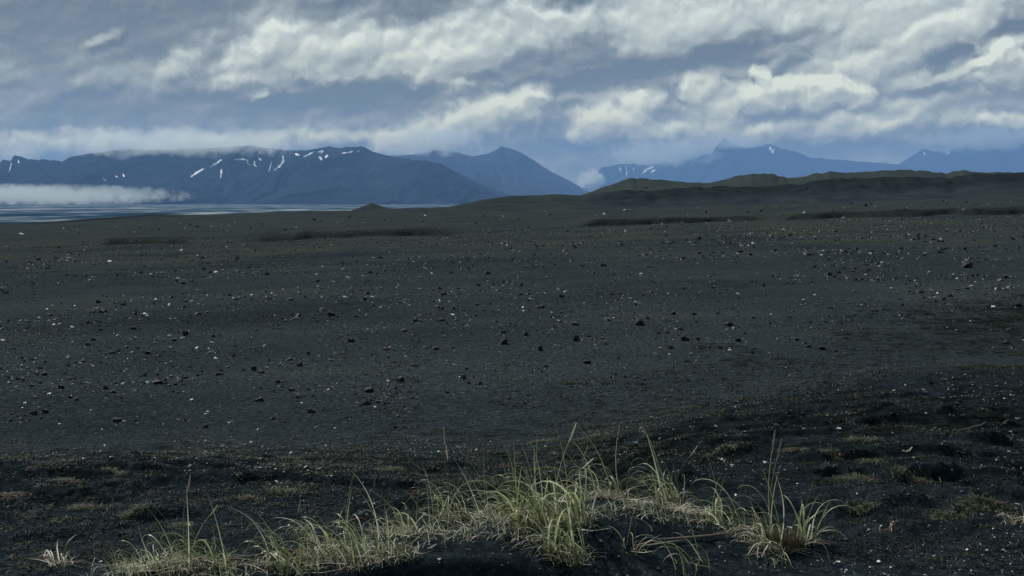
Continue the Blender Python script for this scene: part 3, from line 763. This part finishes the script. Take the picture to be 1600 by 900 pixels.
def blades_mesh(name, base, nrm_len, width, lean, yaw, tone, mats, idx=None, segs=2):
    width = np.ones(len(base)) * width
    """n little bent blades as one mesh; base (n,3)"""
    n = len(base)
    rows = []
    dx, dy = np.cos(yaw), np.sin(yaw)
    px_, py_ = -dy, dx
    spin = yaw + np.random.RandomState(n).uniform(-1.2, 1.2, n)
    px_, py_ = -np.sin(spin), np.cos(spin)
    for k in range(segs + 1):
        t = k / segs
        out = lean * t ** 1.8 * nrm_len; up = nrm_len * (t - .35 * lean * t ** 2.4)
        w = width * (1 - t) ** .7 * .5 + .0002
        c = np.stack([base[:, 0] + dx * out, base[:, 1] + dy * out, base[:, 2] + up], -1)
        s = np.stack([px_ * w, py_ * w, w * 0], -1)
        rows.append(c - s); rows.append(c + s)
    V = np.stack(rows, 1).reshape(-1, 3)
    o = (np.arange(n) * 2 * (segs + 1))[:, None]
    Fc = np.concatenate([np.stack([o[:, 0] + 2 * k, o[:, 0] + 2 * k + 1, o[:, 0] + 2 * k + 3, o[:, 0] + 2 * k + 2], -1) for k in range(segs)])
    mi = None if idx is None else np.tile(idx, segs)
    me = mesh_np(name, V, Fc, mats, smooth=True, mat_idx=mi)
    attr(me, 'tone', np.repeat(tone, 2 * (segs + 1)))
    attr(me, 'along', np.tile(np.repeat(np.arange(segs + 1) / segs, 2), n) * .6)
    return me
P, r = polar(24000, 5.7, 44, 31)
q_ = 800 + F * P[:, 0] / P[:, 1]
cl = fbm(P[:, 0] / (.5 + r * .03), P[:, 1] / (.4 + r * .05), 3, 81) + .42 * moss_band(P[:, 0], P[:, 1])
cl = cl - .3 * np.exp(-((r - 28) / 10) ** 2)
keep = (cl > rs.uniform(.05, .55, len(P))) & (rs.uniform(0, 1, len(P)) < .75 - r / 70)
P, r = P[keep], r[keep]
per = 13
n = len(P)
rad = (.0035 * r + .012) * np.exp(rs.normal(0, .45, len(P)))
ang = rs.uniform(0, 6.28, (n, per)); rd = np.sqrt(rs.uniform(0, 1, (n, per))) * rad[:, None]
bx = P[:, 0][:, None] + np.cos(ang) * rd * 1.8; by = P[:, 1][:, None] + np.sin(ang) * rd
bz = height(bx.ravel(), by.ravel())
rr_ = np.repeat(r, per)
ln = (.0011 * rr_ + .022) * rs.uniform(.4, 1.3, n * per)
ln = np.minimum(ln, .30)
tn = np.clip(np.repeat(rs.uniform(0, 1, n) ** 2.2 * .9, per) + rs.uniform(-.1, .15, n * per), 0, .999)
me = blades_mesh('low_ground_cover', np.stack([bx.ravel(), by.ravel(), bz - .004], -1), ln, .0012 * rr_ + .001,
                 rs.uniform(.6, 1.9, n * per), np.pi + rs.normal(0, 1.3, n * per), tn, (M_cover,))
link('low_ground_cover', me, kind='stuff')

# ------------------------------------------------------------------ lyme grass: blade shapes shared by every tuft
def blade_shape(seed, L, w, th0, bend, power, kink=0.0, segs=11, m=M_green):
    r_ = random.Random(seed)
    x = z = yoff = 0.0
    V, Fc, al = [], [], []
    tw0, tw = r_.uniform(-.6, .6), r_.uniform(-1.1, 1.1)
    side = r_.uniform(-.25, .25)
    for k in range(segs + 1):
        t = k / segs
        th = th0 + bend * t ** power + (kink if t > .55 else 0)
        if k: x += math.sin(th) * L / segs; z += math.cos(th) * L / segs; yoff += side * t * L / segs
        ww = w * min(1, .55 + t * 2) * max(0.04, (1 - t ** 2.2)) * .5
        tw_ = tw0 + tw * t
        nx, ny, nz = -math.cos(th) * math.sin(tw_), math.cos(tw_), math.sin(th) * math.sin(tw_)
        fx, fz = math.cos(th) * ww * .45, -math.sin(th) * ww * .45
        V += [(x + nx * ww, yoff + ny * ww, z + nz * ww), (x + fx, yoff, z + fz), (x - nx * ww, yoff - ny * ww, z - nz * ww)]
        al += [t] * 3
        if k:
            a = (k - 1) * 3
            Fc += [(a, a + 1, a + 4, a + 3), (a + 1, a + 2, a + 5, a + 4)]
    me = bpy.data.meshes.new('blade'); me.from_pydata(V, [], Fc)
    for p in me.polygons: p.use_smooth = True
    me.materials.append(m)
    attr(me, 'tone', np.full(len(V), r_.random() * .2)); attr(me, 'along', np.array(al))
    return me
arch = [blade_shape(i, rnd.uniform(.26, .46), rnd.uniform(.0065, .0125), rnd.uniform(.05, .4), rnd.uniform(1.5, 2.7), rnd.uniform(1.6, 3.2)) for i in range(16)]
tall = [blade_shape(30 + i, rnd.uniform(.36, .54), rnd.uniform(.006, .010), rnd.uniform(.0, .2), rnd.uniform(.3, .9), 1.6) for i in range(7)]
dryarch = [blade_shape(50 + i, rnd.uniform(.18, .38), rnd.uniform(.0065, .012), rnd.uniform(.3, .9), rnd.uniform(.9, 2.0), rnd.uniform(1, 2.2), rnd.uniform(-.3, .7), m=M_dry) for i in range(12)]
lying = [blade_shape(70 + i, rnd.uniform(.12, .30), rnd.uniform(.005, .009), rnd.uniform(1.25, 1.5), rnd.uniform(-.2, .45), 1, rnd.uniform(-.3, .3), m=M_dry, segs=7) for i in range(8)]
def stalk_mesh():
    L = 1.0; V, Fc = [], []
    for k in range(9):
        t = k / 8; rr0 = .0030 * (1 - .45 * t)
        x = .10 * t ** 2
        for j in range(3):
            V.append((x + rr0 * math.cos(j * 2.094), rr0 * math.sin(j * 2.094), L * t))
        if k:
            for j in range(3): Fc.append(((k-1)*3+j, (k-1)*3+(j+1)%3, k*3+(j+1)%3, k*3+j))
    me = bpy.data.meshes.new('stalk'); me.from_pydata(V, [], Fc); me.materials.append(M_dry)
    attr(me, 'tone', np.full(len(V), .1)); attr(me, 'along', np.zeros(len(V)))
    V, Fc = [], []
    for k in range(7):
        t = k / 6; rr0 = .0042 * math.sin(math.pi * (t * .86 + .07)) ** .7
        for j in range(5):
            s = 1 + .25 * ((k + j) % 2)
            V.append((.10 + .04 * t + rr0 * s * math.cos(j * 1.2566), rr0 * s * math.sin(j * 1.2566), L + .22 * t - .02))
        if k:
            for j in range(5): Fc.append(((k-1)*5+j, (k-1)*5+(j+1)%5, k*5+(j+1)%5, k*5+j))
    mh = bpy.data.meshes.new('seed_head'); mh.from_pydata(V, [], Fc); mh.materials.append(M_dry)
    attr(mh, 'tone', np.full(len(V), .15)); attr(mh, 'along', np.zeros(len(V)))
    return me, mh
STALK, HEAD = stalk_mesh()

def tuft(px, py, n, spread, hgt, lean, dry, label, stalks=(), lying_n=6, litter=60, fuzz=80, seed=0, deep=.5, name='grass_tuft', jit=.9):
    """n blades round a base; lean = compass turn of the tips (0 right, pi left, -pi/2 toward the camera)"""
    r_ = random.Random(1000 + seed); rs_ = np.random.RandomState(2000 + seed)
    loc = place_on(px, py)
    root = bpy.data.objects.new(name, None); C.objects.link(root)
    root.empty_display_size = .1
    root.location = loc
    root['label'] = label; root['category'] = 'grass'; root['group'] = 'tufts of coarse dune grass in the foreground'
    n = int(n * 1.3) if n > 12 else n
    tot = n + lying_n
    a = rs_.uniform(0, 6.283, tot); rad = np.sqrt(rs_.uniform(0, 1, tot)) * spread
    bx = loc.x + np.cos(a) * rad; by = loc.y + np.sin(a) * rad * deep
    bz = height(bx, by)
    for k in range(tot):
        if k >= n: me = r_.choice(lying); s = r_.uniform(.7, 1.2); yaw = r_.uniform(0, 6.28); tilt = 0
        else:
            if r_.random() < dry: me = r_.choice(dryarch)
            elif r_.random() < .78: me = r_.choice(arch)
            else: me = r_.choice(tall)
            s = hgt * r_.uniform(.6, 1.3); yaw = lean + r_.gauss(0, jit); tilt = r_.gauss(.05, .15)
        o = bpy.data.objects.new('blade', me); C.objects.link(o); o.parent = root
        o.location = (bx[k] - loc.x, by[k] - loc.y, bz[k] - loc.z + (.012 if k >= n else -.01))
        o.rotation_euler = Euler((r_.gauss(0, .12), tilt, yaw), 'XYZ')
        o.scale = (s, s, s)
    for (tx, ty, L) in stalks:                        # tip as seen, length in metres
        base = Vector((loc.x + r_.uniform(-1, 1) * spread * .5, loc.y + r_.uniform(-.5, .5) * spread * deep, 0))
        base.z = float(height(np.array([base.x]), np.array([base.y]))[0])
        d = ray(tx, ty); dist = base.y / d.y
        tip = Vector((0, 0, EYE)) + d * dist
        v = tip - base
        o = bpy.data.objects.new('stalk', STALK); C.objects.link(o); o.parent = root
        o.location = base - loc
        o.rotation_euler = Vector((.12, 0, 1.2)).rotation_difference(v).to_euler()
        s = v.length / 1.2
        o.scale = (1.0, 1.0, s)
        h = bpy.data.objects.new('seed_head', HEAD); C.objects.link(h); h.parent = o
    # matted dead leaves and fine shoots at the foot
    m_ = litter + fuzz
    if m_:
        a = rs_.uniform(0, 6.283, m_); rad = np.sqrt(rs_.uniform(0, 1, m_)) * spread * 1.25
        bx = loc.x + np.cos(a) * rad; by = loc.y + np.sin(a) * rad * deep
        bz = height(bx, by) - .004
        isd = np.arange(m_) < litter
        ln = np.where(isd, rs_.uniform(.03, .09, m_), rs_.uniform(.04, .15, m_) * hgt)
        le = np.where(isd, rs_.uniform(1.0, 2.2, m_), rs_.uniform(.1, .9, m_))
        keepm = rs_.uniform(0, 1, m_) < np.where(isd, .55, .42); bx, by, bz, isd, ln, le = bx[keepm], by[keepm], bz[keepm], isd[keepm], ln[keepm], le[keepm]; m_ = len(bx)
        me = blades_mesh('matted_leaves', np.stack([bx - loc.x, by - loc.y, bz - loc.z], -1), ln, np.where(isd, .005, .0028),
                         le, np.where(isd, rs_.uniform(0, 6.28, m_), lean + rs_.normal(0, 1, m_)), rs_.uniform(0, .6, m_), (M_dry, M_green), idx=(~isd).astype(int), segs=4)
        link('matted_leaves', me, root, kind='stuff')
    return root
PI = math.pi
TUFTS = [
 (95,884,9,.05,.62,PI*.8,.85,'small withered tuft of pale grass in the bottom left corner',[],5,50,30),
 (235,888,22,.13,.5,PI,.35,'low mat of green and straw grass at the bottom, left of the tall thin stems',[],10,120,260),
 (318,884,34,.16,.72,PI*.95,.3,'loose green tuft with two thin upright stems at the bottom left',[(268,752,.5),(305,790,.5)],8,110,260),
 (455,888,42,.16,.78,PI,.25,'green tuft with whitish blades at the bottom edge, left of the matted clump',[(438,795,.4)],8,90,260),
 (525,868,46,.15,.78,PI*.9,.6,'matted clump of withered pale blades, bottom left of centre',[(480,772,.5),(541,696,.6)],14,160,200),
 (592,872,46,.17,.75,PI*.95,.45,'tangled green and straw tuft right of the withered clump',[(557,750,.6),(578,775,.5)],12,150,260),
 (640,832,30,.16,.66,PI,.35,'thin tuft of arching blades on the left end of the sand hummock',[(621,762,.4)],8,90,200),
 (712,812,34,.12,.72,PI*.95,.35,'tuft with tall seed stalks and a bundle of bleached leaves at its foot',[(672,678,.7),(717,684,.7),(731,684,.7),(675,712,.6)],12,70,160),
 (790,812,44,.17,.78,PI,.25,'green tuft between the seed stalk tuft and the largest clump',[(632,738,.5)],6,90,260),
 (862,822,110,.22,.98,PI*.95,.22,'largest and tallest clump of green grass, middle of the foreground',[(875,662,.8),(890,700,.8),(901,706,.7)],12,160,420),
 (888,872,46,.11,.82,PI*1.1,.3,'dark green tuft rooted low on the front of the hummock under the largest clump',[],8,120,120),
 (955,778,42,.16,.72,PI*.9,.4,'straw and green tuft on the crest of the hummock, right of the largest clump',[(943,672,.6),(1010,735,.4)],10,140,180),
 (1042,788,30,.10,.86,PI*.75,.2,'upright green tuft on the right shoulder of the hummock',[(1063,695,.6)],6,120,110),
 (1075,802,9,.12,.5,PI,.85,'patch of bleached matted leaves on the right end of the hummock',[],12,160,40),
 (1135,822,28,.14,.82,PI*.95,.15,'tuft of long green blades all drooping left, beside the withered stump',[],6,60,130),
 (1208,858,44,.09,.9,PI*.9,.55,'brown withered tuft with two tall thin stalks, right of the drooping blades',[(1188,678,.8),(1197,690,.7)],12,170,60),
 (1258,850,18,.06,.85,PI*.1,.35,'few long blades bending right over the dark hollow',[],4,60,20),
 (1080,893,9,.12,.8,PI*1.05,.1,'sparse dark blades hanging over the sand at the bottom, under the long straw stem',[],1,0,10),
 (985,858,8,.05,.6,PI*.1,.5,'small sprig of pale blades low on the dark sand face',[],4,14,6),
 (1385,832,3,.05,.35,PI*.5,.9,'three short pale stems standing alone on the right',[],2,6,10),
 (1592,818,7,.06,.55,PI,.6,'small tuft cut by the right edge',[],3,12,30),
]
for i, t in enumerate(TUFTS):
    (px, py, n, sp, hg, le, dr, lab, st, ly, li, fz) = t
    tuft(px, py, n, sp, hg, le, dr, lab, st, ly, li, fz, seed=i)

root = next(o for o in scene.objects if o.get('label', '').startswith('brown withered tuft'))
r2 = np.random.RandomState(9); n_ = 420
a = r2.uniform(0, 6.283, n_); rad = .3 + .7 * np.sqrt(r2.uniform(0, 1, n_))
bx = root.location.x + .075 + np.cos(a) * rad * .085; by = root.location.y + .03 + np.sin(a) * rad * .05
bz = height(bx, by) - .004
me = blades_mesh('dead_leaf_base', np.stack([bx - root.location.x, by - root.location.y, bz - root.location.z], -1), r2.uniform(.05, .13, n_), .006,
                 r2.uniform(0, .5, n_), a, r2.uniform(0, .35, n_), (M_brown,), None, 4)
link('dead_leaf_base', me, root, kind='stuff')

n_ = 2600
qx = rs.uniform(120, 1240, n_) 
yc = np.interp(qx, [120, 300, 450, 560, 640, 760, 860, 960, 1050, 1120, 1240], [5.05, 5.1, 5.15, 5.2, 5.42, 5.5, 5.45, 5.64, 5.6, 5.5, 5.35]) + rs.normal(0, .13, n_) + .1 * np.abs(rs.normal(0, 1, n_))
bx = (qx - 800) / F * yc
kp = fbm(bx * 2.2, yc * 4, 3, 95) > -.02 + .18 * rs.normal(0, 1, n_)
bx, yc = bx[kp], yc[kp]; n_ = len(bx)
isd = rs.uniform(0, 1, n_) < .55
me = blades_mesh('thin_grass', np.stack([bx, yc, height(bx, yc) - .004], -1), np.where(isd, rs.uniform(.02, .07, n_), rs.uniform(.04, .15, n_)), np.where(isd, .0042, .0026),
                 np.where(isd, rs.uniform(1.0, 2.2, n_), rs.uniform(.2, 1.2, n_)), np.where(isd, rs.uniform(0, 6.28, n_), np.pi + rs.normal(0, .9, n_)), rs.uniform(0, .8, n_), (M_dry, M_green), (~isd).astype(int), 4)
link('thin_grass', me, kind='stuff')

def ribbon(name, pts, w, m, label, cat, lift=.012, group=None):
    L = [place_on(*p) for p in pts]
    V, Fc = [], []
    for k, p in enumerate(L):
        a, b = L[max(0, k-1)], L[min(len(L)-1, k+1)]
        t = (b - a).normalized(); s = t.cross(Vector((0, -.4, 1))).normalized()
        up = s.cross(t)
        ww = w * (.6 + .4 * math.sin(math.pi * k / (len(L) - 1)))
        c = p + Vector((0, 0, lift + w * .5))
        for j in range(5):
            an = j * 1.2566
            V.append(c + (s * math.cos(an) + up * math.sin(an)) * ww * .5)
        if k:
            for j in range(5): Fc.append(((k-1)*5+j, (k-1)*5+(j+1)%5, k*5+(j+1)%5, k*5+j))
    o0 = V[0].copy()
    me = bpy.data.meshes.new(name); me.from_pydata([tuple(v - o0) for v in V], [], Fc)
    me.materials.append(m); attr(me, 'tone', np.full(len(V), .3)); attr(me, 'along', np.zeros(len(V)))
    o = link(name, me); o.location = o0
    o['label'] = label; o['category'] = cat
    if group: o['group'] = group
    return o
ribbon('fallen_stem', [(1028,847),(1050,846),(1075,844),(1100,842),(1125,839),(1148,837)], .009, M_dry, 'long straw stem lying level across the dark sand under the drooping tuft', 'stem')
ribbon('fallen_stem', [(668,862),(676,859),(682,855)], .007, M_dry, 'short pale twig lying on the lit sand left of centre', 'stem')
ribbon('fallen_stem', [(1410,708),(1416,710),(1421,708),(1425,703)], .014, M_dry, 'short white curved stem lying among the moss on the right', 'stem')
ribbon('fallen_stem', [(1498,676),(1512,673),(1522,670),(1532,668),(1540,663)], .012, M_dry, 'bleached root lying on the mossy bank near the right edge, pointing up right', 'stem')
ribbon('fallen_stem', [(1566,665),(1575,660),(1590,662)], .012, M_dry, 'bleached root nearest the right edge of the bank', 'stem')
M_litter, N = mat('pinkish_litter')
finish(M_litter, N, (.38, .26, .25, 1), .6)
ribbon('litter_strip', [(657,755),(662,755),(669,754)], .014, M_litter, 'small pinkish strip of litter lying on the dark moss behind the grass', 'litter')

# boulders on the dark ridges
for (px, py, w, lab) in ((1008,294,9,'dark boulder on the crest slope of the first dark hill, right of centre'),(1260,295,7,'dark boulder at the left foot of the long dark ridge'),
        (1483,286,13,'largest dark boulder below the rightmost skyline knoll'),(1116,293,7,'dark boulder on the low ridge under the second hill'),(1162,293,5,'small dark boulder right of the low ridge boulder'),
        (885,361,7,'lone dark rock standing far out in the centre of the plain')):
    loc = place_on(px, py)
    if loc is None: continue
    size = w * loc.y / F
    o = bpy.data.objects.new('lava_rock', rnd.choice(rock_meshes)); C.objects.link(o)
    o.location = loc; o.scale = (size, size * .9, size * .8); o.rotation_euler = (0, 0, rnd.uniform(0, 6))
    o['label'] = lab; o['category'] = 'rock'

# low pale clumps on the mossy bank
M_clump = grass_mat('pale_dry_clump', [(0, (.035, .045, .025)), (.4, (.09, .105, .06)), (.75, (.20, .205, .135)), (1, (.42, .40, .30))], .3, .7, .0)
M_cushion, N = mat('moss_cushion')
cn = N.noise(N.n('ShaderNodeTexCoord').outputs['Object'], 30, 6, .7)
finish(M_cushion, N, N.ramp(cn, [(.3, (.008, .010, .008)), (.5, (.030, .036, .024)), (.7, (.085, .09, .06))]), 1.0, cn, .0, .8, .02)
CLUMPS = [(1345,690,34,8,'pale green moss clump, topmost of those on the right bank'),(1300,712,22,6,'small grey moss clump left of the white curved stem'),
 (1425,752,40,9,'dry grass clump overhanging the black hollow on the right bank'),(1340,748,46,7,'olive moss strip left of the clump over the black hollow'),
 (1540,790,62,10,'long pale mossy streak climbing to the right edge'),(1480,806,40,7,'lower left end of the mossy streak near the right edge'),
 (1360,722,26,6,'yellowish moss clump above the olive moss strip'),(1240,705,24,6,'thin dry clump above the two tall thin stalks'),
 (1350,795,24,6,'pale moss patch on the sand right of the withered stump'),(1130,700,30,5,'faint dry clump in the dark moss above the drooping blades'),
 (210,803,26,9,'pale dry clump on the left bank, largest there'),(130,795,24,7,'brown dry clump at the far left of the bank'),
 (285,822,24,6,'low dry clump just right of the largest left bank clump'),(182,742,18,7,'small dry clump high on the left bank'),
 (105,752,22,5,'thin pale clump high at the far left of the bank'),(460,722,26,6,'pale dry clump on the bank above the grass, left of the tall stem'),
 (445,770,40,8,'brown dry clump with a dark underside, above the bottom green tuft'),(615,737,24,8,'small green clump behind the sand hummock'),
 (845,692,26,5,'dry clump in the dark moss behind the largest grass clump, left one'),(925,685,26,5,'dry clump in the dark moss behind the largest grass clump, right one'),
 (20,775,24,6,'low moss clump at the left edge of the bank'),(390,780,24,6,'low dry clump between the left and middle of the bank'),(1010,748,26,5,'straw clump behind the hummock crest, right of centre')]
for i, (px, py, w, h, lab) in enumerate(CLUMPS):
    loc = place_on(px, py)
    if loc is None: continue
    r2 = np.random.RandomState(300 + i); n_ = 330
    W_ = w * loc.y / F; H_ = h * loc.y / F
    bx = loc.x + r2.normal(0, .42, n_) * W_; by = loc.y + r2.normal(0, .22, n_) * W_
    bz = height(bx, by) - .003
    na, nr_ = 22, 7
    ta = np.linspace(0, 2 * PI, na, endpoint=False); tr = np.linspace(0, 1, nr_)
    T_, A_ = np.meshgrid(tr, ta, indexing='ij')
    edge = 1 + .35 * fbm(np.cos(A_) * 1.5 + i * 3.1, np.sin(A_) * 1.5, 2, 320)
    cxx = loc.x + np.cos(A_) * T_ * edge * W_ * .85; cyy = loc.y + np.sin(A_) * T_ * edge * W_ * .42
    czz = height(cxx, cyy) + (H_ * .42 * (1 - T_ ** 2.2) * (1 + .7 * fbm(cxx * 9 / W_ / 3, cyy * 9 / W_ / 3, 3, 330)) - .006 * T_)
    cme = mesh_np('dry_clump', np.stack([cxx - loc.x, cyy - loc.y, czz - loc.z], -1).reshape(-1, 3), grid_faces(nr_, na, True), (M_cushion,))
    bz = bz + H_ * .25 * np.clip(1 - np.hypot((bx - loc.x) / W_, (by - loc.y) / W_ / .5), 0, 1)
    me = blades_mesh('dry_blades', np.stack([bx - loc.x, by - loc.y, bz - loc.z], -1), H_ * r2.uniform(.5, 1.4, n_), .0009 * loc.y,
                     r2.uniform(.3, 1.6, n_), PI + r2.normal(0, 1.1, n_), r2.uniform(.0, .985, n_), (M_clump,), None, 3)
    o = link('dry_clump', cme); o.location = loc
    link('dry_blades', me, o, kind='stuff')
    o['label'] = lab; o['category'] = 'plant'; o['group'] = 'low dry clumps on the mossy bank'
